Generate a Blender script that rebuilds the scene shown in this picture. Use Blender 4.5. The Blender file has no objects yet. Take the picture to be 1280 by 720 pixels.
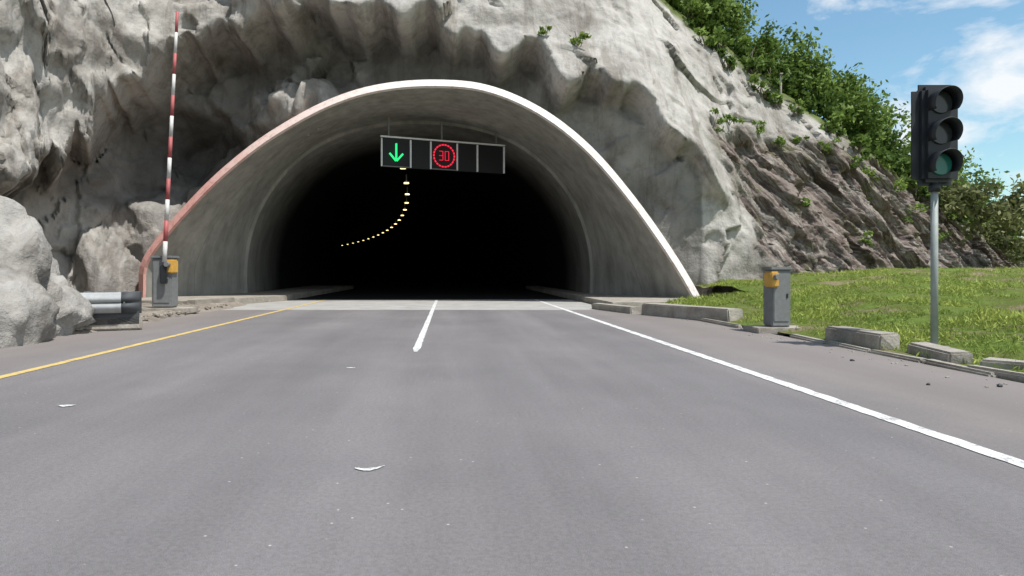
import bpy, bmesh, math, random
import numpy as np
from mathutils import Vector, noise, Matrix
random.seed(7); rng=np.random.default_rng(11)
sc=bpy.context.scene
sc.view_settings.view_transform='Standard'; sc.view_settings.look='None'; sc.view_settings.exposure=0

# ---------------------------------------------------------------- materials
def new_mat(name):
    m=bpy.data.materials.new(name); m.use_nodes=True
    nt=m.node_tree; b=nt.nodes['Principled BSDF']
    return m,nt,b
def L(nt,a,b): nt.links.new(a,b)
def ramp(nt,fac,stops):
    r=nt.nodes.new('ShaderNodeValToRGB')
    el=r.color_ramp.elements
    while len(el)<len(stops): el.new(0.5)
    for e,(p,c) in zip(el,stops):
        e.position=p; e.color=(c[0],c[1],c[2],1) if not isinstance(c,(int,float)) else (c,c,c,1)
    L(nt,fac,r.inputs[0]); return r.outputs[0]
def mix(nt,fac,a,b,mode='MIX'):
    m=nt.nodes.new('ShaderNodeMix'); m.data_type='RGBA'; m.blend_type=mode
    if isinstance(fac,(int,float)): m.inputs[0].default_value=fac
    else: L(nt,fac,m.inputs[0])
    for s,v in ((6,a),(7,b)):
        if isinstance(v,(tuple,list)): m.inputs[s].default_value=(v[0],v[1],v[2],1)
        else: L(nt,v,m.inputs[s])
    return m.outputs[2]
def mathn(nt,op,a,b=None,clamp=False):
    m=nt.nodes.new('ShaderNodeMath'); m.operation=op; m.use_clamp=clamp
    for i,v in enumerate((a,b)):
        if v is None: continue
        if isinstance(v,(int,float)): m.inputs[i].default_value=v
        else: L(nt,v,m.inputs[i])
    return m.outputs[0]
def ntex(nt,vec,scale,detail=5,rough=0.6,dist=0.0):
    n=nt.nodes.new('ShaderNodeTexNoise'); n.inputs['Scale'].default_value=scale
    n.inputs['Detail'].default_value=min(detail,6); n.inputs['Roughness'].default_value=rough
    n.inputs['Distortion'].default_value=dist
    if vec is not None: L(nt,vec,n.inputs['Vector'])
    return n.outputs['Fac']
def objco(nt): return nt.nodes.new('ShaderNodeTexCoord').outputs['Object']
def mapping(nt,vec,scale=(1,1,1),rot=(0,0,0),loc=(0,0,0)):
    m=nt.nodes.new('ShaderNodeMapping'); m.inputs['Scale'].default_value=scale
    m.inputs['Rotation'].default_value=rot; m.inputs['Location'].default_value=loc
    L(nt,vec,m.inputs['Vector']); return m.outputs[0]
def bump(nt,b,h,strength=0.4,dist=0.05,prev=None):
    n=nt.nodes.new('ShaderNodeBump'); n.inputs['Strength'].default_value=strength
    n.inputs['Distance'].default_value=dist; L(nt,h,n.inputs['Height'])
    if prev is not None: L(nt,prev,n.inputs['Normal'])
    L(nt,n.outputs[0],b.inputs['Normal']); return n.outputs[0]

def mottled(name,c1,c2,scale=2.0,rough=0.85,bs=0.3,bd=0.02,metal=0.0,fine=30):
    m,nt,b=new_mat(name); co=objco(nt)
    a=ntex(nt,co,scale,6,0.65); f=ntex(nt,co,fine,3,0.6)
    c=ramp(nt,a,[(0.3,c1),(0.7,c2)])
    c=mix(nt,0.35,c,ramp(nt,f,[(0.3,0.45),(0.7,1.15)]),'MULTIPLY')
    L(nt,c,b.inputs['Base Color']); b.inputs['Roughness'].default_value=rough
    b.inputs['Metallic'].default_value=metal
    b.inputs['Specular IOR Level'].default_value=0.3
    bump(nt,b,f,bs,bd); return m

# asphalt
def asphalt():
    m,nt,b=new_mat('asphalt'); co=objco(nt)
    base=ntex(nt,mapping(nt,co,(1,0.08,1)),1.3,5,0.6)
    c=ramp(nt,base,[(0.3,(0.160,0.150,0.151)),(0.7,(0.206,0.195,0.196))])
    big=ntex(nt,co,0.3,6,0.65)
    c=mix(nt,0.6,c,ramp(nt,big,[(0.35,(0.76,0.765,0.775)),(0.65,(1.12,1.1,1.09))]),'MULTIPLY')
    agg=ntex(nt,co,260,3,0.8)
    mid=ntex(nt,co,38,4,0.85)
    c=mix(nt,0.8,c,ramp(nt,agg,[(0.36,0.5),(0.5,0.98),(0.62,1.6)]),'MULTIPLY')
    c=mix(nt,0.5,c,ramp(nt,mid,[(0.38,0.72),(0.5,1.0),(0.6,1.22)]),'MULTIPLY')
    v=nt.nodes.new('ShaderNodeTexVoronoi'); v.inputs['Scale'].default_value=14; L(nt,co,v.inputs['Vector'])
    sp=ramp(nt,v.outputs['Distance'],[(0.04,1.0),(0.12,0.0)])
    keep=nt.nodes.new('ShaderNodeSeparateColor'); L(nt,v.outputs['Color'],keep.inputs[0])
    k=mathn(nt,'GREATER_THAN',keep.outputs[0],0.86)
    sp=mathn(nt,'MULTIPLY',sp,k)
    c=mix(nt,sp,c,(0.46,0.44,0.42))
    sx=nt.nodes.new('ShaderNodeSeparateXYZ'); L(nt,co,sx.inputs[0])
    d=mathn(nt,'ABSOLUTE',mathn(nt,'ADD',sx.outputs[0],0.7))
    d=mathn(nt,'ADD',d,mathn(nt,'MULTIPLY',ntex(nt,co,1.2,5),0.8))
    dm=ramp(nt,mathn(nt,'MULTIPLY',d,0.1),[(0.40,0.0),(0.54,1.0)])
    c=mix(nt,mathn(nt,'MULTIPLY',dm,0.5),c,(0.25,0.215,0.19))
    tr=mathn(nt,'PINGPONG',mathn(nt,'ADD',sx.outputs[0],0.45),1.0)
    trm=ramp(nt,tr,[(0.35,0.0),(0.8,1.0)])
    c=mix(nt,mathn(nt,'MULTIPLY',trm,0.12),c,(0.07,0.07,0.075))
    L(nt,c,b.inputs['Base Color']); b.inputs['Roughness'].default_value=0.9
    b.inputs['Specular IOR Level'].default_value=0.2
    bump(nt,b,mid,0.25,0.004); return m
M_asph=asphalt()
M_slab=mottled('worn_concrete_slab',(0.32,0.31,0.29),(0.45,0.44,0.42),1.5)
M_conc=mottled('concrete',(0.28,0.27,0.25),(0.42,0.40,0.37),1.2,bs=0.4)
M_kerb=mottled('kerb_concrete',(0.25,0.22,0.185),(0.45,0.415,0.36),2.5,bs=0.6)
M_dirt=mottled('dirt',(0.20,0.17,0.14),(0.34,0.30,0.25),1.2,bs=0.9,bd=0.05,fine=14)
M_ground=mottled('ground_scrub',(0.07,0.09,0.035),(0.17,0.15,0.08),0.3,bs=0.7,bd=0.05)
def paint(name,c,c2,th=0.39):
    m,nt,b=new_mat(name); co=objco(nt)
    a=ntex(nt,co,5,6,0.75); f=ntex(nt,co,50,4,0.75)
    s=mathn(nt,'ADD',mathn(nt,'MULTIPLY',a,0.55),mathn(nt,'MULTIPLY',f,0.45))
    cc=ramp(nt,s,[(th,c2),(th+.08,c)])
    L(nt,cc,b.inputs['Base Color']); b.inputs['Roughness'].default_value=0.7; return m
M_white=paint('white_road_paint',(0.68,0.68,0.66),(0.28,0.27,0.27),0.42)
M_yellow=paint('yellow_road_paint',(0.62,0.45,0.15),(0.29,0.25,0.17),0.41)
def plain(name,c,rough=0.5,metal=0,emit=None,es=0):
    m,nt,b=new_mat(name); co=objco(nt)
    f=ntex(nt,co,9,5,0.7)
    cc=mix(nt,0.45,tuple(c),ramp(nt,f,[(0.3,0.55),(0.7,1.15)]),'MULTIPLY')
    L(nt,cc,b.inputs['Base Color']); b.inputs['Roughness'].default_value=rough; b.inputs['Metallic'].default_value=metal
    if emit: b.inputs['Emission Color'].default_value=(*emit,1); b.inputs['Emission Strength'].default_value=es
    return m
M_black=plain('black_housing',(0.02,0.023,0.027),0.55)
M_lens=plain('dark_lens',(0.03,0.035,0.035),0.15)
M_lensg=plain('green_lens',(0.02,0.16,0.12),0.15)
M_pole=plain('galvanised_pole',(0.33,0.36,0.34),0.6,0.1)
M_green=plain('green_led',(0,0.1,0.02),0.5,0,(0.02,0.85,0.22),1.3)
M_red=plain('red_led',(0.1,0,0.01),0.5,0,(1,0.02,0.06),1.1)
M_frame=plain('sign_frame',(0.85,0.85,0.85),0.5)
M_panel=plain('led_panel',(0.006,0.006,0.007),0.6)
M_lamp=plain('lamp_glow',(0.8,0.6,0.2),0.5,0,(1.0,0.80,0.36),2.5)
M_redp=plain('red_paint',(0.42,0.10,0.10),0.6)
M_whitep=plain('white_paint',(0.62,0.60,0.58),0.6)
M_galv=plain('galvanised_steel',(0.42,0.43,0.43),0.7,0.1)
M_cab=plain('grey_cabinet',(0.20,0.205,0.205),0.6)
M_orange=plain('orange_paint',(0.66,0.38,0.08),0.6)
M_bark=mottled('bark',(0.10,0.08,0.06),(0.2,0.17,0.13),6)
M_darkc=plain('dark_panel',(0.06,0.065,0.07),0.7)

def rock_mat(name='shotcrete_rock',gain=1.0):
    m,nt,b=new_mat(name); co=objco(nt)
    at=nt.nodes.new('ShaderNodeAttribute'); at.attribute_name='masks'
    sp=nt.nodes.new('ShaderNodeSeparateColor'); L(nt,at.outputs['Color'],sp.inputs[0])
    G=lambda t: tuple(v*gain for v in t)
    big=ntex(nt,co,0.4,6,0.68,0.8)
    c=ramp(nt,big,[(0.32,G((0.245,0.226,0.203))),(0.44,G((0.345,0.326,0.298))),(0.54,G((0.42,0.400,0.370))),(0.7,G((0.475,0.456,0.425)))])
    st=ntex(nt,mapping(nt,co,(1.3,0.25,0.14)),1.0,6,0.70,0.3)
    c=mix(nt,0.6,c,ramp(nt,st,[(0.38,(0.50,0.46,0.42)),(0.49,(1.0,1.0,1.0)),(0.7,(1.1,1.09,1.07))]),'MULTIPLY')
    med=ntex(nt,co,1.9,6,0.74)
    c=mix(nt,0.55,c,ramp(nt,med,[(0.34,0.52),(0.5,1.0),(0.7,1.18)]),'MULTIPLY')
    c=mix(nt,mathn(nt,'MULTIPLY',sp.outputs[1],0.85),c,mix(nt,0.22,(0.075,0.07,0.064),c,'MIX'))  # second mask channel: recess shade painted into the rock colour
    vm=nt.nodes.new('ShaderNodeSeparateXYZ'); L(nt,co,vm.inputs[0])
    p=mathn(nt,'ADD',vm.outputs[0],vm.outputs[2])
    q=mathn(nt,'SUBTRACT',vm.outputs[0],vm.outputs[2])
    cb=nt.nodes.new('ShaderNodeCombineXYZ'); L(nt,mathn(nt,'MULTIPLY',p,0.7),cb.inputs[0]); L(nt,mathn(nt,'MULTIPLY',q,0.12),cb.inputs[1]); L(nt,mathn(nt,'MULTIPLY',vm.outputs[1],0.2),cb.inputs[2])
    s1=ntex(nt,cb.outputs[0],1.0,6,0.72,0.7)
    sc_=ramp(nt,s1,[(0.33,(0.04,0.033,0.031)),(0.42,(0.11,0.086,0.076)),(0.475,(0.33,0.30,0.265)),(0.52,(0.115,0.083,0.074)),(0.58,(0.27,0.23,0.20)),(0.65,(0.058,0.043,0.037)),(0.8,(0.19,0.14,0.11))])
    sc_=mix(nt,0.6,sc_,ramp(nt,med,[(0.3,0.45),(0.7,1.25)]),'MULTIPLY')
    wd=ramp(nt,ntex(nt,co,0.9,5,0.7),[(0.57,0.0),(0.65,0.6)])
    sc_=mix(nt,wd,sc_,(0.10,0.11,0.04))
    c=mix(nt,sp.outputs[0],c,sc_)
    gr=ntex(nt,co,1.5,6,0.7)
    gc=ramp(nt,gr,[(0.3,(0.06,0.09,0.025)),(0.7,(0.17,0.20,0.07))])
    c=mix(nt,sp.outputs[2],c,gc)
    L(nt,c,b.inputs['Base Color']); b.inputs['Roughness'].default_value=0.95; b.inputs['Specular IOR Level'].default_value=0.15
    fin=ntex(nt,co,9,4,0.75)
    h=mathn(nt,'ADD',mathn(nt,'MULTIPLY',med,1.0),mathn(nt,'MULTIPLY',fin,0.25))
    bump(nt,b,h,0.7,0.13)
    return m
M_rock=rock_mat()
M_boulder=rock_mat('boulder_stone',0.82)

# ---------------------------------------------------------------- mesh helpers
def mesh_obj(name,verts,faces,mat=None,smooth=False,parent=None):
    me=bpy.data.meshes.new(name); me.from_pydata([tuple(v) for v in verts],[],[tuple(f) for f in faces]); me.update()
    o=bpy.data.objects.new(name,me); sc.collection.objects.link(o)
    if mat: me.materials.append(mat)
    if smooth: me.polygons.foreach_set('use_smooth',[True]*len(me.polygons))
    if parent: o.parent=parent
    return o
def empty(name,loc=(0,0,0)):
    o=bpy.data.objects.new(name,None); o.location=loc; sc.collection.objects.link(o); return o
def box(name,c,s,mat,parent=None,bev=0.01,rotz=0,rot=None,jit=0):
    bm=bmesh.new(); bmesh.ops.create_cube(bm,size=1)
    for v in bm.verts: v.co=Vector((v.co.x*s[0],v.co.y*s[1],v.co.z*s[2]))
    if jit:
        for v in bm.verts: v.co+=Vector((random.uniform(-jit,jit),random.uniform(-jit,jit),random.uniform(-jit,jit)*0.5))
    if bev: bmesh.ops.bevel(bm,geom=bm.edges[:],offset=bev,segments=2,affect='EDGES')
    R=Matrix.Rotation(rotz,4,'Z') if rot is None else rot.to_4x4()
    bmesh.ops.transform(bm,matrix=Matrix.Translation(c)@R,verts=bm.verts)
    me=bpy.data.meshes.new(name); bm.to_mesh(me); bm.free(); me.materials.append(mat)
    o=bpy.data.objects.new(name,me); sc.collection.objects.link(o)
    if parent: o.parent=parent
    return o
def cyl(name,a,b_,r1,r2,mat,parent=None,seg=16):
    a=Vector(a); b_=Vector(b_); d=b_-a
    bm=bmesh.new(); bmesh.ops.create_cone(bm,cap_ends=True,segments=seg,radius1=r1,radius2=r2,depth=d.length)
    q=Vector((0,0,1)).rotation_difference(d.normalized())
    bmesh.ops.transform(bm,matrix=Matrix.Translation((a+b_)/2)@q.to_matrix().to_4x4(),verts=bm.verts)
    me=bpy.data.meshes.new(name); bm.to_mesh(me); bm.free(); me.materials.append(mat)
    for p in me.polygons: p.use_smooth=len(p.vertices)==4
    o=bpy.data.objects.new(name,me); sc.collection.objects.link(o)
    if parent: o.parent=parent
    return o
def join(objs,name):
    for o in bpy.context.selected_objects: o.select_set(False)
    for o in objs: o.select_set(True)
    bpy.context.view_layer.objects.active=objs[0]; bpy.ops.object.join()
    objs[0].name=name; return objs[0]
def sm(a,b,x): 
    t=min(1,max(0,(x-a)/(b-a))); return t*t*(3-2*t)

# ---------------------------------------------------------------- camera
cd=bpy.data.cameras.new('camera'); cam=bpy.data.objects.new('camera',cd); sc.collection.objects.link(cam)
cam.location=(0,0,1.1); cam.rotation_euler=(math.radians(90),0,0)
cd.sensor_width=36; cd.lens=36*834/1280; cd.shift_x=79/1280; cd.shift_y=-22/1280; cd.clip_end=3000; cd.clip_start=0.05
sc.camera=cam

# ---------------------------------------------------------------- light
sd=Vector((-0.33,0.31,-0.89)).normalized()
el=math.asin(-sd.z); az=math.atan2(-sd.x,-sd.y)
sl=bpy.data.lights.new('sun','SUN'); sl.energy=5.0; sl.angle=math.radians(0.53); sl.color=(1.0,0.965,0.92)
so=bpy.data.objects.new('sun',sl); sc.collection.objects.link(so); so.rotation_euler=sd.to_track_quat('-Z','Y').to_euler(); so.location=(10,-10,30)
w=bpy.data.worlds.new('World'); sc.world=w; w.use_nodes=True; nt=w.node_tree
bg=nt.nodes['Background']; bg.inputs[1].default_value=0.145
sky=nt.nodes.new('ShaderNodeTexSky'); sky.sky_type='NISHITA'; sky.sun_disc=False; sky.sun_elevation=el; sky.sun_rotation=az
sky.air_density=1.1; sky.dust_density=0.5; sky.ozone_density=1.0
tc=nt.nodes.new('ShaderNodeTexCoord').outputs['Generated']
sxx=nt.nodes.new('ShaderNodeSeparateXYZ'); L(nt,tc,sxx.inputs[0])
cn=ntex(nt,mapping(nt,tc,(1,1,2.2),loc=(0.95,0.3,0.55)),4.6,6,0.6,0.3)
bias=mathn(nt,'MULTIPLY',mathn(nt,'SUBTRACT',sxx.outputs[0],mathn(nt,'MULTIPLY',sxx.outputs[1],0.74)),0.9)
bias=mathn(nt,'MINIMUM',bias,0.08)
cm=ramp(nt,mathn(nt,'ADD',cn,bias),[(0.49,0.0),(0.64,1.0)])
skyc=mix(nt,1.0,sky.outputs[0],(0.90,1.10,1.08),'MULTIPLY')
L(nt,mix(nt,mathn(nt,'MULTIPLY',cm,0.95),skyc,(6.6,6.8,7.0)),bg.inputs[0])

# ---------------------------------------------------------------- ground + road
mesh_obj('ground',[(-900,-900,-0.06),(900,-900,-0.06),(900,1500,-0.06),(-900,1500,-0.06)],[(0,1,2,3)],M_ground)
mesh_obj('road',[(-7.6,-40,0),(5.6,-40,0),(5.6,18.6,0),(-7.6,18.6,0)],[(0,1,2,3)],M_asph)
mesh_obj('concrete_slab',[(-7.3,18.6,0.0),(4.6,18.6,0),(4.6,25.2,0),(-7.3,25.2,0)],[(0,1,2,3)],M_slab)
def strip(name,x,y0,y1,wd,mat,z=0.005,seg=0.1,jit=0.007,taper=False):
    n=int((y1-y0)/seg)+1; vs=[];fs=[]
    for i in range(n+1):
        y=y0+(y1-y0)*i/n
        a=wd/2+random.uniform(-jit,jit); b_=wd/2+random.uniform(-jit,jit)
        if taper: k=min(1,0.5+i/8); a*=k; b_*=k
        vs+=[(x-a,y,z),(x+b_,y,z)]
        if i: fs.append((2*i-2,2*i-1,2*i+1,2*i))
    return mesh_obj(name,vs,fs,mat)
strip('edge_line_yellow',-4.6,-40,25,0.12,M_yellow)
strip('edge_line_white',3.25,-40,25,0.13,M_white)
strip('lane_dash',-0.45,9.0,25,0.10,M_white,taper=True)
strip('lane_dash',-0.45,-12,-4,0.10,M_white)
def scrap(x,y,ln,wd,curve_,z=0.006,n=9):
    vs=[];fs=[]
    for i in range(n+1):
        t=i/n; yy=y+curve_*(t-.4)**2*4+random.uniform(-.004,.004); h=wd*(0.25+math.sin(math.pi*min(1,t*.9+.08)))*random.uniform(.6,1.2)
        vs+=[(x+ln*(t-.5),yy-h/2,z),(x+ln*(t-.5),yy+h/2,z)]
        if i: fs.append((2*i-2,2*i,2*i+1,2*i-1))
    return mesh_obj('paint_scrap',vs,fs,M_white)
scr=[scrap(-0.44,3.67,0.16,0.045,.05),scrap(-3.1,5.4,0.12,0.07,.02),scrap(-1.1,7.5,0.10,0.05,.0)]
join(scr,'paint_scrap')

# ---------------------------------------------------------------- portal + tunnel
A=[(-10.4,-0.1),(-10.36,0.5),(-10.26,1.5),(-9.13,2.94),(-7.89,4.24),(-6.62,5.30),(-5.57,6.0),(-4.25,6.72),(-2.93,7.20),(-1.61,7.43),(-0.29,7.48),(1.03,7.37),(2.35,6.93),(3.67,6.17),(4.99,5.03),(6.31,3.45),(7.36,1.97),(8.02,0.92),(8.42,0.2),(8.55,-0.1)]
NR=96
def resample(pts,n,it=3):
    P=[Vector((p[0],p[1])) for p in pts]
    fine=[]
    for i in range(len(P)-1):
        p0=P[max(i-1,0)];p1=P[i];p2=P[i+1];p3=P[min(i+2,len(P)-1)]
        for k in range(12):
            t=k/12; fine.append(0.5*((2*p1)+(-p0+p2)*t+(2*p0-5*p1+4*p2-p3)*t*t+(-p0+3*p1-3*p2+p3)*t**3))
    fine.append(P[-1])
    for _ in range(it):
        fine=[fine[0]]+[(fine[i-1]+fine[i]*2+fine[i+1])/4 for i in range(1,len(fine)-1)]+[fine[-1]]
    d=[0]
    for i in range(1,len(fine)): d.append(d[-1]+(fine[i]-fine[i-1]).length)
    out=[]
    for i in range(n):
        t=d[-1]*i/(n-1); j=max(1,next((k for k,v in enumerate(d) if v>=t-1e-9),len(d)-1))
        u=(t-d[j-1])/max(1e-9,d[j]-d[j-1]); out.append(fine[j-1].lerp(fine[j],u))
    return out
RA=resample(A,NR,12)
def off(ring,dist):
    o=[]
    for i,p in enumerate(ring):
        t=(ring[min(i+1,NR-1)]-ring[max(i-1,0)]).normalized()
        o.append(p+Vector((t.y,-t.x))*dist)
    return o
RAi=off(RA,0.34)
B=[(-8.1,-0.1),(-8.15,1.0),(-8.0,2.3),(-7.5,3.7),(-6.5,5.1),(-5.1,6.2),(-3.3,6.85),(-1.2,7.05),(0.9,6.85),(2.7,6.2),(4.1,5.1),(5.1,3.7),(5.6,2.3),(5.75,1.0),(5.7,-0.1)]
RB=resample(B,NR,12)
def loft(rings,name,mat,parent,smooth=True):
    vs=[];fs=[]
    for (ring,y,dx) in rings: vs+=[(p.x+dx,y,p.y) for p in ring]
    for r in range(len(rings)-1):
        for i in range(NR-1):
            a=r*NR+i; fs.append((a,a+1,a+1+NR,a+NR))
    return mesh_obj(name,vs,fs,mat,smooth,parent)
def rim_mat():
    m,nt,b=new_mat('rim_paint'); co=objco(nt)
    s=nt.nodes.new('ShaderNodeSeparateXYZ'); L(nt,co,s.inputs[0])
    f=ntex(nt,co,1.8,6,0.7)
    k=mathn(nt,'ADD',mathn(nt,'MULTIPLY',s.outputs[0],-0.1),mathn(nt,'MULTIPLY',f,0.35))
    c=ramp(nt,k,[(0.3,(0.70,0.65,0.61)),(0.8,(0.68,0.52,0.47)),(1.0,(0.62,0.33,0.29))])
    g=ntex(nt,co,5,6,0.8)
    c=mix(nt,0.6,c,ramp(nt,g,[(0.38,(0.60,0.51,0.47)),(0.5,(1,1,1))]),'MULTIPLY')
    L(nt,c,b.inputs['Base Color']); b.inputs['Roughness'].default_value=0.75; bump(nt,b,g,0.3,0.03); return m
def lining_mat():
    m,nt,b=new_mat('tunnel_lining'); co=objco(nt)
    s=nt.nodes.new('ShaderNodeSeparateXYZ'); L(nt,co,s.inputs[0])
    a=ntex(nt,co,0.7,6,0.65); st=ntex(nt,mapping(nt,co,(1.5,1.5,0.2)),1.5,5,0.7)
    c=ramp(nt,a,[(0.3,(0.26,0.25,0.22)),(0.7,(0.38,0.365,0.33))])
    c=mix(nt,0.65,c,ramp(nt,st,[(0.3,0.5),(0.6,1.05)]),'MULTIPLY')
    wv=nt.nodes.new('ShaderNodeMath'); wv.operation='PINGPONG'; L(nt,s.outputs[1],wv.inputs[0]); wv.inputs[1].default_value=1.5
    c=mix(nt,ramp(nt,wv.outputs[0],[(0.0,0.6),(0.015,0.0)]),c,(0.08,0.08,0.075))
    dk=ramp(nt,mathn(nt,'MULTIPLY',mathn(nt,'SUBTRACT',s.outputs[1],22.0),0.05),[(0.22,0.0),(0.5,1.0)])  # tunnel darkness painted in: lining colour falls to near-black with depth
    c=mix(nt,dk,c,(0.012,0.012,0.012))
    L(nt,c,b.inputs['Base Color']); b.inputs['Roughness'].default_value=0.95;b.inputs['Specular IOR Level'].default_value=0.1
    bump(nt,b,a,0.4,0.05); return m
M_rim=rim_mat(); M_lin=lining_mat()
portal=empty('tunnel_portal')
YF=22.0
loft([(RA,YF+0.35,0),(RA,27.5,0)],'outer_shell',M_conc,portal)
loft([(RAi,YF+0.10,0),(off(RA,0.30),YF-0.02,0),(off(RA,0.05),YF+0.24,0),(RA,YF+0.30,0),(off(RA,-0.01),YF+0.9,0)],'rim',M_rim,portal,False)
def lerp_ring(r1,r2,t): return [a.lerp(b_,t) for a,b_ in zip(r1,r2)]
rings=[(RAi,YF+0.10,0)]
for t in (0.3,0.6,0.85,1.0): rings.append((lerp_ring(RAi,RB,t**0.9),YF+0.12+4.4*t,0))
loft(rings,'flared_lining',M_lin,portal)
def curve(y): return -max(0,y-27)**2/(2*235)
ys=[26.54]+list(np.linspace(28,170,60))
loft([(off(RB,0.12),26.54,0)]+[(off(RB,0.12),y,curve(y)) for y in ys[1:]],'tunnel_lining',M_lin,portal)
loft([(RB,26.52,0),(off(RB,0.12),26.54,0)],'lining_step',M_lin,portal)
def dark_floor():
    m,nt,b=new_mat('tunnel_road_surface'); co=objco(nt)  # near-black base colour paints the tunnel's darkness onto the floor
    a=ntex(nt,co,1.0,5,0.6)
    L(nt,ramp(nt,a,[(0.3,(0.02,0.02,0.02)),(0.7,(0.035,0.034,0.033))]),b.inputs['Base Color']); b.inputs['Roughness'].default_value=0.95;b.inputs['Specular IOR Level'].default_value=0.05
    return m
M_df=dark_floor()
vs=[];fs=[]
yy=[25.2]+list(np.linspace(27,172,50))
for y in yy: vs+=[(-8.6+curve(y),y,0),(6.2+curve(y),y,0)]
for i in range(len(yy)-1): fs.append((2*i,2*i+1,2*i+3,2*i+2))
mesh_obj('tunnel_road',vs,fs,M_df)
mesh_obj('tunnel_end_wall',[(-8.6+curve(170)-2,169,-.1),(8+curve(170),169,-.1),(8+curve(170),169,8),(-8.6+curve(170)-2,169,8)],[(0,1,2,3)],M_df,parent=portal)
def prism(name,pts,z0,z1,mat,parent=None,bev=0.02):
    bm=bmesh.new(); vb=[bm.verts.new((p[0],p[1],z0)) for p in pts]; f=bm.faces.new(vb)
    r=bmesh.ops.extrude_face_region(bm,geom=[f]); 
    for v in r['geom']:
        if isinstance(v,bmesh.types.BMVert): v.co.z=z1
    bmesh.ops.recalc_face_normals(bm,faces=bm.faces)
    if bev: bmesh.ops.bevel(bm,geom=bm.edges[:],offset=bev,segments=2,affect='EDGES')
    me=bpy.data.meshes.new(name); bm.to_mesh(me); bm.free(); me.materials.append(mat)
    o=bpy.data.objects.new(name,me); sc.collection.objects.link(o)
    if parent:o.parent=parent
    return o
prism('walkway',[(-7.4,19.6),(-5.9,24.0),(-5.7,40),(-8.0,40),(-10.2,26),(-10.25,20.2)],-0.05,0.2,M_kerb)
prism('walkway',[(4.7,19.2),(8.45,19.6),(8.4,22.0),(5.9,26.5),(5.6,40),(4.6,40)],-0.05,0.18,M_kerb)

lamps=empty('tunnel_lamp_row')
y=29.0
while y<140:
    x=-1.9-(y-22)**2/550
    box('lamp',(x,y,5.55),(0.26,0.2,0.07),M_lamp,lamps,0.02)
    box('lamp_bracket',(x,y,5.8),(0.06,0.06,0.4),M_cab,lamps,0)
    y+=5.0

# lane control sign gantry
sg=empty('lane_control_sign')
Rz=math.atan2(2.0,4.9)*0.98
ux=Vector((math.cos(Rz),math.sin(Rz),0))
p0=Vector((-2.47,24.5,0)); wtot=5.0; zt=6.0; zb=4.92
def sp_(s,z,o=0): return p0+ux*s+Vector((ux.y,-ux.x,0))*o+Vector((0,0,z))
RM=Matrix.Rotation(Rz,3,'Z')
box('backing',sp_(wtot/2,(zt+zb)/2,-0.1),(wtot,0.14,zt-zb),M_panel,sg,0.01,rot=RM)
box('top_bar',sp_(wtot/2,zt+0.03,0),(wtot+0.1,0.1,0.05),M_frame,sg,0.01,rot=RM)
for s in (0,1.12,1.92,3.0,3.85,5.0):
    box('frame_bar',sp_(s,(zt+zb)/2-0.01,0.01),(0.05,0.08,zt-zb-0.04),M_frame,sg,0.008,rot=RM)
for s in (0.56,2.46):
    box('bottom_bar',sp_(s,zb+0.02,0.01),(1.02,0.07,0.03),M_cab,sg,0.005,rot=RM)
for s in (0.3,2.4,4.7): box('hanger',sp_(s,zt+0.4,-0.1),(0.06,0.06,0.75),M_cab,sg,0.005,rot=RM)
zc=(zt+zb)/2
def barm(name,s0,z0,s1,z1,wd,mat):
    a=sp_(s0,z0,0.02);b_=sp_(s1,z1,0.02); d=(b_-a); ln=d.length; d.normalize()
    nrm=Vector((ux.y,-ux.x,0)); sd_=nrm.cross(d)
    R=Matrix((sd_,nrm,d)).transposed()
    box(name,(a+b_)/2,(wd,0.03,ln),mat,sg,0.004,rot=R)
barm('arrow_shaft',0.56,zc+0.34,0.56,zc-0.26,0.07,M_green)
barm('arrow_head',0.30,zc-0.03,0.55,zc-0.31,0.07,M_green)
barm('arrow_head',0.82,zc-0.03,0.57,zc-0.31,0.07,M_green)
for i in range(22):
    t=2*math.pi*i/22; r=0.42
    barm('speed_ring',2.46+r*math.cos(t-0.10),zc+r*math.sin(t-0.10),2.46+r*math.cos(t+0.10),zc+r*math.sin(t+0.10),0.055,M_red)
segs={'3':[(0,1,1,1),(1,1,1,0),(0,0.5,1,0.5),(0,0,1,0)],'0':[(0,1,1,1),(0,0,1,0),(0,1,0,0),(1,1,1,0)]}
for ch,ofs in (('3',-0.2),('0',0.04)):
    for (a,b_,c,d) in segs[ch]:
        barm('digit',2.46+ofs+a*0.15,zc-0.17+b_*0.34,2.46+ofs+c*0.15+0.002,zc-0.17+d*0.34,0.016,M_red)

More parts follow.
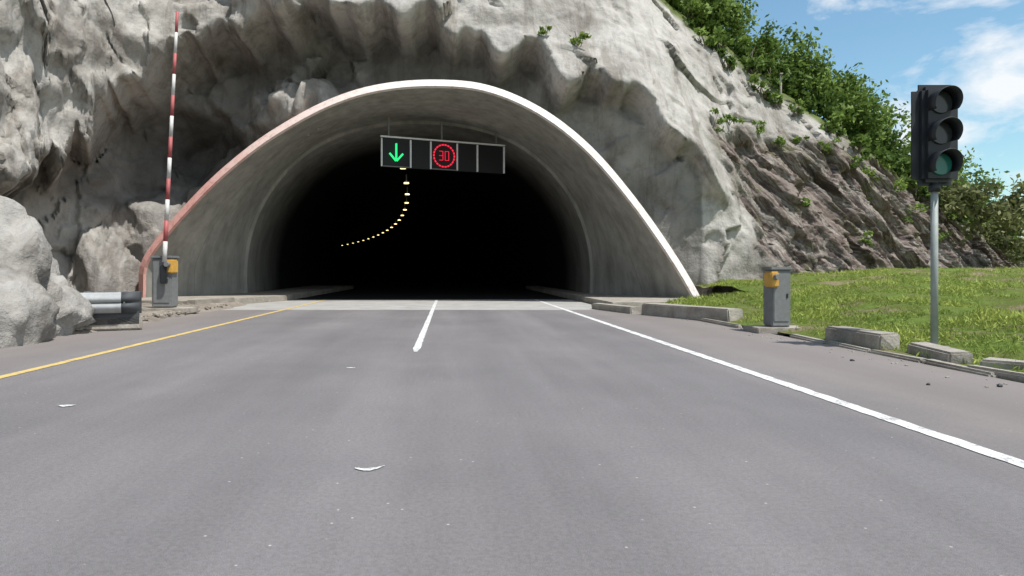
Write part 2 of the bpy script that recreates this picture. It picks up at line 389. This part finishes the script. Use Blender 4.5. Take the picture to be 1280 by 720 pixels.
# ---------------------------------------------------------------- rock face
#      x     y    dx   dy    H    k   lip  fwd  amp
ST=[(-34,-12,-1.0,.1, 15,.45,2.5,.6,1.0),
    (-17,  2,-.9, .4, 16,.40,2.4,.9,1.0),
    (-11.6,9,-.85,.5, 17,.35,2.3,1.2,1.0),
    (-10.9,13,-.85,.5, 18,.30,2.5,2.4,.9),
    (-12.2,17,-.8,.6, 18,.28,2.9,3.6,.9),
    (-12.9,21,-.6,.8, 18,.28,3.9,3.9,.9),
    (-11.3,25.6,-.2,1,18,.30,7.0,4.0,.85),
    (-7.5,25.2,0,1,  18,.30,8.8,3.4,.75),
    (-5,25.0,0,1,    18,.32,9.9,3.2,.75),
    (-2,25.0,0,1,    17.5,.42,9.5,2.8,.6),
    (1,24.9,0,1,     16.8,.52,8.7,2.5,.45),
    (4,24.6,0,1,     15.6,.60,7.8,2.2,.36),
    (7,24.1,0,1,     14.2,.65,6.2,1.6,.33),
    (8.6,23.7,0,1,   13.3,.68,5.2,1.0,.33),
    (10.5,23.9,0,1,  12.3,.62,2.5,.3,.34),
    (13,24.5,0,1,    10.8,.56,.5,.0,.36),
    (17,26,0,1,      8.2,.56,0,0,.38),
    (20,28,0,1,      6.5,.56,0,0,.38),
    (25,31,0,1,      4.2,.56,0,0,.35),
    (31,35,0,1,      1.9,.56,0,0,.3),
    (45,42,0,1,      1.3,.5,0,0,.2),
    (90,60,0,1,      1.0,.5,0,0,.2)]
STa=np.array(ST,float)
seglen=np.r_[0,np.cumsum(np.hypot(np.diff(STa[:,0]),np.diff(STa[:,1])))]
us=[0.0]
while us[-1]<seglen[-1]:
    x=np.interp(us[-1],seglen,STa[:,0]); y=np.interp(us[-1],seglen,STa[:,1])
    step=0.10 if (y>11 and x<12) else (0.15 if (y>7 and x<32) else 1.2)
    us.append(us[-1]+step)
us=np.array(us)
W=2.0
S=np.zeros((len(us),STa.shape[1]))
for c in range(STa.shape[1]):
    acc=0
    for o in (-1,-.66,-.33,0,.33,.66,1): acc=acc+np.interp(us+o*W*0.6,seglen,STa[:,c])
    S[:,c]=acc/7
archx=np.array([p.x for p in RA]); archz=np.array([p.y for p in RA])
ordr=np.argsort(archx); AX=archx[ordr]; AZ=archz[ordr]
def arch_z(x): 
    if x<AX[0] or x>AX[-1]: return -1
    return float(np.interp(x,AX,AZ))
NZ=160; back=[1.5,4,8,14,22,35,55,90,140]
verts=[];masks=[]
def vor(p,s):
    d,_=noise.voronoi(p*s); return d[0],d[1]
def facet(p,s,seed):
    d,pts_=noise.voronoi(p*s+Vector((seed,seed*2,-seed)))
    c=pts_[0]; h=noise.cell_vector(c*7.3+Vector((seed,)*3)); r=(p*s+Vector((seed,seed*2,-seed)))-c
    return (h.x-.5)*r.x*1.6+(h.y-.5)*r.z*1.6+(h.z-.5)*.5
for si in range(len(us)):
    x,y,dx,dy,H,k,lip,fwd,amp=S[si]; dn=math.hypot(dx,dy); dx/=dn; dy/=dn
    for zi in range(NZ+len(back)):
        if zi<NZ:
            z=-0.3+(H+0.3)*zi/(NZ-1); extra=0
        else: extra=back[zi-NZ]; z=H+0.15*extra if x<8 else H-0.02*extra
        P0=Vector((x,y,z))
        ln=lip+1.3*noise.noise(Vector((x*0.8,y*0.8,3.1)))*min(1,fwd)+0.4*noise.noise(Vector((x*2.2,y*2.2,7)))*min(1,fwd)
        zz=min(z,H)
        d=-fwd*sm(ln-0.2,ln+0.5,zz)+k*max(0,zz-lip)+extra
        g=0;hol=0
        if -13<x<-2.5 and y>21:
            saw=0.7*abs(((x*0.75+0.4*noise.noise(Vector((x*1.3,0,0))))%1.0)-.5)*2+0.3*noise.noise(Vector((x*3,1,0)))
            g=math.exp(-((x+5.7)/1.7)**2)*sm(5.6,6.6,z)*sm(8.9-saw+0.1*(x+6),7.6-saw,z)
            d-=3.2*g*(0.85+0.4*noise.noise(P0*1.3))
            hol=math.exp(-(((x+9.3)/1.5)**2+((z-5.7)/1.3)**2)**2)
            d+=2.2*hol
            # bright shoulder of rock below the hollow
            d-=1.6*math.exp(-((x+10.9)/1.0)**2)*sm(4.2,3.2,z)
        a=1.0 if zi<NZ else 0.5
        q=P0+Vector((dx*d,dy*d,0))
        wq=q+Vector((noise.noise(q*.8),noise.noise(q*.8+Vector((7,7,7))),noise.noise(q*.8+Vector((3,9,1)))))*.5
        f1,f2=vor(q+Vector((3,1,7)),0.30)
        n1=noise.noise(q*0.22); 
        ro=1-abs(noise.noise(q*0.5+Vector((5,5,5))))*2
        fb=noise.fractal(q*1.6,0.85,2.2,5)
        disp=amp*(1.6*n1+1.0*(0.5-f1)+1.2*facet(wq,0.42,3)+0.34*facet(wq,1.2,11)+0.30*(ro-0.5))+ (0.03+0.11*amp)*fb
        soil=sm(0,0.9,(q.x-9.2-(6.7-z)*0.42)+1.4*noise.noise(q*0.7))*sm(7.6,6.6,z+0.8*noise.noise(q*0.5)+0.02*(q.x))
        if soil>0:
            pq=(q.x+q.z); st=noise.fractal(Vector((pq*0.9,(q.x-q.z)*0.13,0)),0.8,2.1,5)
            disp+=soil*0.7*st
        near=0
        if -10.8<q.x<9 and q.y>20:
            dist=min([math.hypot(q.x-px_,q.z-pz_) for px_,pz_ in zip(archx[::3],archz[::3])]) if z<9.5 else 5
            near=1-sm(0.2,1.8,dist)
            disp*=1-0.75*near
        d2=d-disp*a
        X=x+dx*d2+0.16*amp*noise.noise(q*1.1+Vector((20,0,0))); Y=y+dy*d2; Z=z+(0.22*amp*noise.noise(q*1.0+Vector((0,30,0))) if zi>0 else 0)
        if near>0.3 : Y=max(Y,22.75)
        if near>0.0 and Y>26.8 and z<9: Y=26.8
        verts.append((X,Y,Z))
        recess_shade=0  # shade under the lip and in the hollow, painted as darker rock
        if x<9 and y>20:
            recess_shade=sm(ln+0.3,ln-0.3,z)*(0.6+0.4*sm(-0.3,0.3,noise.noise(q*0.4)))
            recess_shade*=1-sm(.12,.35,g)
            if x<-8.5: recess_shade*=sm(2.6,4.0,z+.6*noise.noise(q))
            recess_shade=max(recess_shade,sm(.15,.6,hol))
        elif x<-8: recess_shade=0.95*sm(lip+0.3,lip-0.3,z)
        gtop=sm(H-0.9,H-0.1,z+0.5*noise.noise(q*0.8)) if x>7 else sm(H-1,H,z)
        masks.append((soil,recess_shade,gtop if zi<NZ else 1,1))
NZT=NZ+len(back)
ins=np.array([ (-10.38<v[0]<8.4 and v[1]>20.5 and v[1]<29 and v[2]<arch_z(v[0])-0.16) for v in verts])
faces=[]
for i in range(len(us)-1):
    for j in range(NZT-1):
        a=i*NZT+j; f=(a,a+NZT,a+NZT+1,a+1)
        if ins[a] or ins[a+NZT] or ins[a+NZT+1] or ins[a+1]:
            if sum(ins[list(f)])>=3: continue
        faces.append(f)
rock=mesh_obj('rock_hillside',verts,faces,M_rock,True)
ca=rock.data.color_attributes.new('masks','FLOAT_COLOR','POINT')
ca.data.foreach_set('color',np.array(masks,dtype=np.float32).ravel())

def boulder(name,c,r,seed,amp=0.35,sub=6,rough=1.0):
    bm=bmesh.new(); bmesh.ops.create_icosphere(bm,subdivisions=sub,radius=1)
    o=Vector((seed*3.1,seed*1.7,seed))
    for v in bm.verts:
        n=v.co.normalized(); f1=noise.voronoi(n*1.6+o)[0][0]
        k=1+amp*(0.5-f1)*1.0+amp*0.8*noise.noise(n*1.3+o)+0.22*facet(n*3,.6,seed)+0.09*facet(n*3,1.6,seed+4)+0.05*noise.fractal(n*5+o,0.8,2.1,5)*rough
        v.co=Vector((n.x*r[0]*k,n.y*r[1]*k,n.z*r[2]*k))+Vector(c)
    me=bpy.data.meshes.new(name); bm.to_mesh(me); bm.free(); me.materials.append(M_boulder)
    for p in me.polygons: p.use_smooth=True
    ob=bpy.data.objects.new(name,me); sc.collection.objects.link(ob)
    return ob
boulder('boulder',(-8.75,10.6,-0.1),(2.3,2.3,2.3),3,0.3)
boulder('boulder',(-11.7,22.8,0.0),(1.1,1.2,2.6),8,0.4,5)
boulder('boulder',(-11.6,18.4,0.0),(.9,1.0,0.5),9,0.4,5)

# left dirt verge
vs=[];fs=[];nx,ny=70,120
for i in range(nx):
    for j in range(ny):
        X=-6.1-i*0.12; Y=2+j*0.2
        e=0.35*noise.noise(Vector((0.0,Y*0.8,2)))
        z=-0.03+0.13*sm(0,0.7,(-6.2-X)+e)+0.05*noise.fractal(Vector((X,Y,0))*1.5,0.8,2,4)*sm(0,.4,(-6.2-X))
        vs.append((X,Y,z))
for i in range(nx-1):
    for j in range(ny-1):
        if 2+(j+1)*.2>21.5 and -6.1-i*.12>-10.6: continue
        a=i*ny+j; fs.append((a,a+1,a+ny+1,a+ny))
mesh_obj('dirt_verge',vs,fs,M_dirt,True)

# ---------------------------------------------------------------- grass verge
def gz(x,y):
    r=max(0,x-5.75)
    return 0.03+1.15*(1-math.exp(-r/5))*min(1,max(0,(y-5)/16))+0.14*noise.fractal(Vector((x*.6,y*.6,1)),0.8,2,4)*min(1,r)
def grass_mat():
    m,nt,b=new_mat('grass_turf'); co=objco(nt)
    a=ntex(nt,co,0.8,6,0.7); f=ntex(nt,co,12,5,0.75)
    c=ramp(nt,a,[(0.40,(0.28,0.23,0.14)),(0.48,(0.15,0.185,0.045)),(0.7,(0.17,0.26,0.05))])
    c=mix(nt,0.6,c,ramp(nt,f,[(0.3,0.4),(0.7,1.3)]),'MULTIPLY')
    L(nt,c,b.inputs['Base Color']); b.inputs['Roughness'].default_value=0.95; b.inputs['Specular IOR Level'].default_value=0.1
    bump(nt,b,f,1.0,0.08); return m
vs=[];fs=[];xs=list(np.arange(5.72,20,0.2))+list(np.arange(20,70,1.5)); ysg=list(np.arange(-20,32,0.3))+list(np.arange(32,60,2))
for x in xs:
    for y in ysg: vs.append((x,y,gz(x,y)))
ny=len(ysg)
for i in range(len(xs)-1):
    for j in range(ny-1):
        if ysg[j+1]>19.3 and xs[i]<8.62: continue
        a=i*ny+j; fs.append((a,a+ny,a+ny+1,a+1))
mesh_obj('grass_verge',vs,fs,grass_mat(),True)

def leaf_mat(name,dark,light,tr=0.25):
    m,nt,b=new_mat(name)
    at=nt.nodes.new('ShaderNodeAttribute'); at.attribute_name='tint'
    c=ramp(nt,at.outputs['Fac'],[(0.0,dark),(1.0,light)])
    L(nt,c,b.inputs['Base Color']); b.inputs['Roughness'].default_value=0.6; b.inputs['Specular IOR Level'].default_value=0.2
    t=nt.nodes.new('ShaderNodeBsdfTranslucent'); L(nt,c,t.inputs[0])
    ms=nt.nodes.new('ShaderNodeMixShader'); ms.inputs[0].default_value=tr
    L(nt,b.outputs[0],ms.inputs[1]); L(nt,t.outputs[0],ms.inputs[2])
    L(nt,ms.outputs[0],nt.nodes['Material Output'].inputs[0]); return m
M_leaf=leaf_mat('leaves',(0.06,0.115,0.025),(0.25,0.35,0.08),.32)
M_leafo=leaf_mat('olive_leaves',(0.10,0.12,0.05),(0.30,0.31,0.13))
M_blade=leaf_mat('grass_blades',(0.14,0.21,0.035),(0.40,0.46,0.11))
def quads(name,C,size,mat,tint,up=0.0,aspect=0.5,parent=None):
    n=len(C); d=rng.normal(size=(n,3)); d[:,2]+=up; d/=np.linalg.norm(d,axis=1)[:,None]
    s=np.cross(d,rng.normal(size=(n,3))); s/=np.linalg.norm(s,axis=1)[:,None]
    sz=(size*rng.uniform(.6,1.35,n))[:,None]
    a=C-d*sz*.5; b_=C+s*sz*aspect*.5; c=C+d*sz*.5; e=C-s*sz*aspect*.5
    vv=np.stack([a,b_,c,e],1).reshape(-1,3)
    me=bpy.data.meshes.new(name); me.vertices.add(4*n); me.vertices.foreach_set('co',vv.ravel())
    me.loops.add(4*n); me.loops.foreach_set('vertex_index',np.arange(4*n,dtype=np.int32))
    me.polygons.add(n); me.polygons.foreach_set('loop_start',np.arange(0,4*n,4,dtype=np.int32)); me.polygons.foreach_set('loop_total',np.full(n,4,dtype=np.int32))
    me.update(); me.validate()
    ca=me.color_attributes.new('tint','FLOAT_COLOR','POINT')
    t=np.repeat(np.clip(tint,0,1),4); ca.data.foreach_set('color',np.stack([t,t,t,np.ones_like(t)],1).astype(np.float32).ravel())
    me.materials.append(mat)
    o=bpy.data.objects.new(name,me); sc.collection.objects.link(o)
    if parent:o.parent=parent
    return o
def clump_pts(c,r,n):
    out=[];tt=[]
    k=max(5,int(n/55))
    cs=rng.normal(size=(k,3)); cs/=np.linalg.norm(cs,axis=1)[:,None]; cs*=rng.uniform(.25,1.1,(k,1))
    for q in cs:
        m=int(n/k); p=rng.normal(size=(m,3))*0.16+q
        out.append(p*np.array(r)+np.array(c)); tt.append(np.full(m,rng.uniform(.05,.8))+rng.uniform(-.2,.35,m)+0.15*q[2])
    return np.concatenate(out),np.concatenate(tt)
n=90000
gx=5.8+rng.gamma(1.6,3.2,n); gy=rng.uniform(5,30,n)
ok=(gx<30)&~((gy>19.3)&(gx<8.7)); gx=gx[ok];gy=gy[ok]
dens=np.array([noise.noise(Vector((a*.7,b_*.7,4)))+.5*noise.noise(Vector((a*2,b_*2,9))) for a,b_ in zip(gx,gy)]); ok=dens>-0.2; gx=gx[ok];gy=gy[ok];dens=dens[ok]
gzz=np.array([gz(a,b_) for a,b_ in zip(gx,gy)])
hs=0.11+0.22*np.clip(dens,0,1)
quads('grass',np.stack([gx,gy,gzz+0.03],1),hs,M_blade,0.45+dens*0.9+rng.uniform(-.3,.3,len(gx)),up=1.4,aspect=0.12)

def ridge(xw,down=0):
    i=int(np.argmin(abs(S[:,0]-xw)+100*(S[:,1]<20))); v=verts[i*NZT+NZ-1-down]; return v
pts=[];tn=[]; stems=[]
def shrub(c,r,n):
    p,t=clump_pts(c,r,n); pts.append(p); tn.append(t)
    for _ in range(4):
        stems.append((Vector((c[0]+random.uniform(-.2,.2),c[1],c[2]-r[2])),Vector((c[0]+random.uniform(-.6,.6)*r[0],c[1]+random.uniform(-.5,.5)*r[1],c[2]+random.uniform(0,.6)*r[2]))))
x=7.6
while x<34:
    v=ridge(x); s=random.uniform(0.6,1.3)
    shrub((v[0]+random.uniform(-.3,.3),v[1]+random.uniform(-.3,1.2),v[2]+0.5*s),(0.95*s,0.8*s,0.8*s),int(760*s*s))
    x+=random.uniform(.5,.9)
for _ in range(26):
    X=random.uniform(9,30); v=ridge(X,random.randint(3,20)); s=random.uniform(.35,.8)
    shrub((v[0],v[1]-.15,v[2]+.3*s),(s,.7*s,.7*s),int(620*s*s))
for X,sz in ((12.6,1.9),(13.6,1.6),(16.3,2.0),(17.4,1.6),(18.4,1.7),(19.4,1.9),(20.4,1.4),(21.5,1.7),(23,1.4),(26,1.6),(28,1.5),(30,1.8),(10.2,1.5),(11.4,1.9),(14.8,1.4)):
    v=ridge(X); shrub((v[0],v[1]+1.0,v[2]+0.9*sz),(0.75*sz,0.75*sz,1.05*sz),int(700*sz*sz))
sh=quads('ridge_shrubs',np.concatenate(pts),0.25,M_leaf,np.concatenate(tn),aspect=0.5)
st_=[cyl('stems',a,b_,0.04,0.012,M_bark,None,6) for a,b_ in stems]
join(st_,'stems').parent=sh
pts=[];tn=[];stems=[]
for _ in range(42):
    X=random.uniform(22.0,48); v=ridge(X); s=random.uniform(.7,1.5)
    shrub((v[0],v[1]-random.uniform(-3,3.5),v[2]+random.uniform(-.8,.7)),(1.2*s,1.0*s,0.9*s),int(500*s*s))
sh=quads('scrub_thicket',np.concatenate(pts),0.28,M_leafo,np.concatenate(tn))
st_=[cyl('stems',a,b_,0.03,0.012,M_bark,None,6) for a,b_ in stems[::2]]
join(st_,'stems').parent=sh
from mathutils.bvhtree import BVHTree
bvh=BVHTree.FromPolygons([Vector(v) for v in verts],faces)
def onface(X,Z):
    h=bvh.ray_cast(Vector((X,5,Z)),Vector((0,1,0)))
    return h[0] if h[0] else Vector((X,28,Z))
for X,Z,s in ((4.6,8.9,.5),(3.4,9.3,.28),(10.2,6.6,.5),(11.2,6.9,.5),(12.9,6.7,.45),(13.8,6.3,.4),(16.5,6.2,.5),(18.8,3.9,.7),(20.5,4.8,.6),(15.2,6.6,.35),(17.8,5.6,.5),(19.2,5.2,.6),(21.3,3.2,.7),(22.4,2.4,.6),(17.2,2.2,.35),(14.2,3.6,.3)):
    h=onface(X,Z); p,t=clump_pts((h.x,h.y-.15,h.z+s*.5),(s,.4*s,s*.7),int(240*s+60))
    o=quads('rock_plant',p,0.14,M_leaf,t+.3)
    for _ in range(3): cyl('stem',(h.x,h.y+.1,h.z-.1),(h.x+random.uniform(-.5,.5)*s,h.y-.2,h.z+s),0.015,0.006,M_bark,o,5)

h=onface(14.9,8.4)
pp=empty('marker_post'); cyl('shaft',(h.x,h.y,h.z-.3),(h.x,h.y-.05,h.z+1.5),0.05,0.05,M_kerb,pp,8); box('cap',(h.x,h.y-.05,h.z+1.52),(.14,.14,.06),M_kerb,pp,.01)

# ---------------------------------------------------------------- kerbs
def kblock(a,b_,wd,h,z0=-0.03,tilt=0):
    a=Vector(a);b_=Vector(b_);d=b_-a; return box('kerb_block',((a.x+b_.x)/2,(a.y+b_.y)/2,z0+h/2),(d.length,wd,h),M_kerb,None,0.025,rotz=math.atan2(d.y,d.x),jit=0.025)
ks=[kblock((4.2,19.1),(4.75,16.9),.3,.2),kblock((4.95,16.6),(6.0,13.9),.42,.32),kblock((5.95,10.3),(5.95,9.0),.3,.27),
    kblock((6.1,8.7),(5.85,7.6),.25,.2),kblock((5.95,7.4),(6.3,6.9),.3,.16),kblock((5.5,15.2),(5.55,12.7),.12,.1)]
y=7.3
while y>-14: ks.append(kblock((5.72,y),(5.72,y-1.0),.13,.11)); y-=1.04
y=11.0
while y>7.5: ks.append(kblock((5.66,y),(5.66,y-1.0),.12,.08)); y-=1.04
join(ks,'concrete_kerb')
ks=[kblock((-7.5,19.4),(-6.9,21.1),.35,.27),kblock((-8.6,17.6),(-7.9,19.1),.4,.16),kblock((-6.6,15.2),(-6.9,16.6),.2,.1)]
join(ks,'concrete_kerb')
def pebbles(name,n,fx,mat,smin,smax):
    bm=bmesh.new()
    for _ in range(n):
        x,y,z=fx(); s=random.uniform(smin,smax)
        r=bmesh.ops.create_icosphere(bm,subdivisions=1,radius=s)
        for v in r['verts']: v.co=Vector((v.co.x*random.uniform(.7,1.3),v.co.y*random.uniform(.7,1.2),v.co.z*random.uniform(.4,.9)))+Vector((x,y,z))
    me=bpy.data.meshes.new(name); bm.to_mesh(me); bm.free(); me.materials.append(mat)
    o=bpy.data.objects.new(name,me); sc.collection.objects.link(o)
pebbles('rubble',300,lambda:(-6.4-abs(random.gauss(0,1.2)),random.uniform(9,20),0.08),M_dirt,.02,.10)
pebbles('roadside_gravel',120,lambda:(5.5-abs(random.gauss(0,.22)),random.uniform(3,19),0.004),M_kerb,.006,.02)
pebbles('dark_stone',4,lambda:random.choice([(4.9,8.1,.01),(4.6,6.4,.01),(5.2,6.3,.01)]),M_black,.02,.03)

# ---------------------------------------------------------------- traffic light
tl=empty('traffic_light',(6.55,9.0,0))
gx0=gz(6.55,9.0)
cyl('pole',(0,0,gx0-0.1),(0,0,2.3),0.044,0.042,M_pole,tl,20)
box('base_plate',(0,0,gx0+0.02),(.26,.26,.05),M_pole,tl,.01)
cyl('clamp',(0,0,2.16),(0,0,2.27),0.07,0.07,M_black,tl,16)
box('housing',(0,0,2.92),(.42,.22,1.28),M_black,tl,.05)
bm=bmesh.new(); bmesh.ops.create_cube(bm,size=1)
for v in bm.verts: v.co=Vector((v.co.x*.62,v.co.y*.02,v.co.z*1.36))
ve=[e for e in bm.edges if abs(e.verts[0].co.y-e.verts[1].co.y)>.01]
bmesh.ops.bevel(bm,geom=ve,offset=.09,segments=5,affect='EDGES')
me=bpy.data.meshes.new('backplate'); bm.to_mesh(me); bm.free(); me.materials.append(M_black)
bp=bpy.data.objects.new('backplate',me); sc.collection.objects.link(bp); bp.parent=tl; bp.location=(0,0.0,2.92)
for i,mt in enumerate((M_lens,M_lens,M_lensg)):
    z=3.33-i*.41
    cyl('lens',(0,-.11,z),(0,-.135,z),.145,.135,mt,tl,28)
    vs=[];fs=[];n=24
    for k in range(n+1):
        t=math.radians(-35)+math.radians(250)*k/n
        for rr,yy_ in ((.165,-.10),(.172,-.32+.10*(1-math.sin(t))*.5)): vs.append((rr*math.cos(t),yy_,z+rr*math.sin(t)))
        if k: fs.append((2*k-2,2*k-1,2*k+1,2*k))
    v=mesh_obj('visor',vs,fs,M_black,True,tl); s_=v.modifiers.new('s','SOLIDIFY'); s_.thickness=.008
# ---------------------------------------------------------------- barrier gates
def gate(loc,arm,side=1,scl=(1,1,1)):
    g=empty('barrier_gate',loc); g.scale=scl
    box('plinth',(0,0,.05),(1.4,.75,.14),M_kerb,g,.02)
    box('cabinet',(0,0,.12+.62),(.5,.42,1.22),M_cab,g,.03)
    box('cabinet_lid',(0,0,1.38),(.56,.48,.07),M_cab,g,.02)
    box('door',(0,-.215,.72),(.40,.02,.95),M_cab,g,.008)
    box('lock',(.14,-.232,.8),(.04,.02,.09),M_black,g,.004)
    box('orange_head',(side*.19,-.09,1.15),(.22,.36,.34),M_orange,g,.03)
    cyl('pivot',(side*.19,-.24,1.2),(side*.19,-.40,1.2),.06,.06,M_cab,g,16)
    if arm:
        a=Vector((side*.12,-.33,1.25)); b_=Vector((side*.12+0.32,-.33,7.4)); n=12
        for i in range(n):
            p=a.lerp(b_,i/n); q=a.lerp(b_,(i+1)/n); r=.055-.02*i/n
            cyl('arm_segment',p,q,r,r-.002,M_redp if i%2 else M_whitep,g,12)
        box('counterweight',(side*.12-.02,-.33,.95),(.16,.08,.45),M_black,g,.02)
    return g
gate((-7.1,16.7,.05),True,side=1)
gate((5.85,11.9,.0),False,side=-1,scl=(.68,.8,.82))
# ---------------------------------------------------------------- left guardrail
def guardrail(loc,rz):
    g=empty('metal_guardrail',loc); g.rotation_euler=(0,0,rz)
    prof=[(.02,.30),(.0,.33),(-.05,.36),(-.085,.40),(-.085,.43),(-.05,.465),(.0,.485),(-.05,.505),(-.085,.54),(-.085,.57),(-.05,.61),(.0,.64),(.02,.67)]
    def sweep(name,secs,mat):
        vs=[];fs=[];n=len(prof)
        for (xx,yo,fl) in secs: vs+=[(xx+0,yo+p[0]*fl-.12,.485+(p[1]-.485)*(1+.15*(1-fl))) for p in prof]
        for i in range(len(secs)-1):
            for j in range(n-1): fs.append((i*n+j,i*n+j+1,(i+1)*n+j+1,(i+1)*n+j))
        o=mesh_obj(name,vs,fs,mat,True,g); s_=o.modifiers.new('s','SOLIDIFY'); s_.thickness=.006
    sweep('w_beam',[(-3.2,0,1),(.55,0,1)],M_galv)
    sweep('terminal',[(.54,.012,1),(.72,.02,.7),(.84,.09,.3),(.88,.22,.1),(.84,.34,.1)],M_darkc)
    for xx in (-2.6,-1.3,.0,.6):
        box('post',(xx,.02,.32),(.12,.09,.74),M_cab,g,.008)
        box('spacer',(xx,-.05,.485),(.1,.1,.2),M_cab,g,.006)
        cyl('bolt',(xx,-.125,.485),(xx,-.15,.485),.018,.018,M_pole,g,8)
    box('footing',(-.55,.12,.11),(2.9,.34,.26),M_kerb,g,.03)
    box('infill_plate',(.3,-.04,.2),(1.1,.02,.24),M_darkc,g,.004)
    return g
guardrail((-6.5,12.0,.03),math.radians(24))
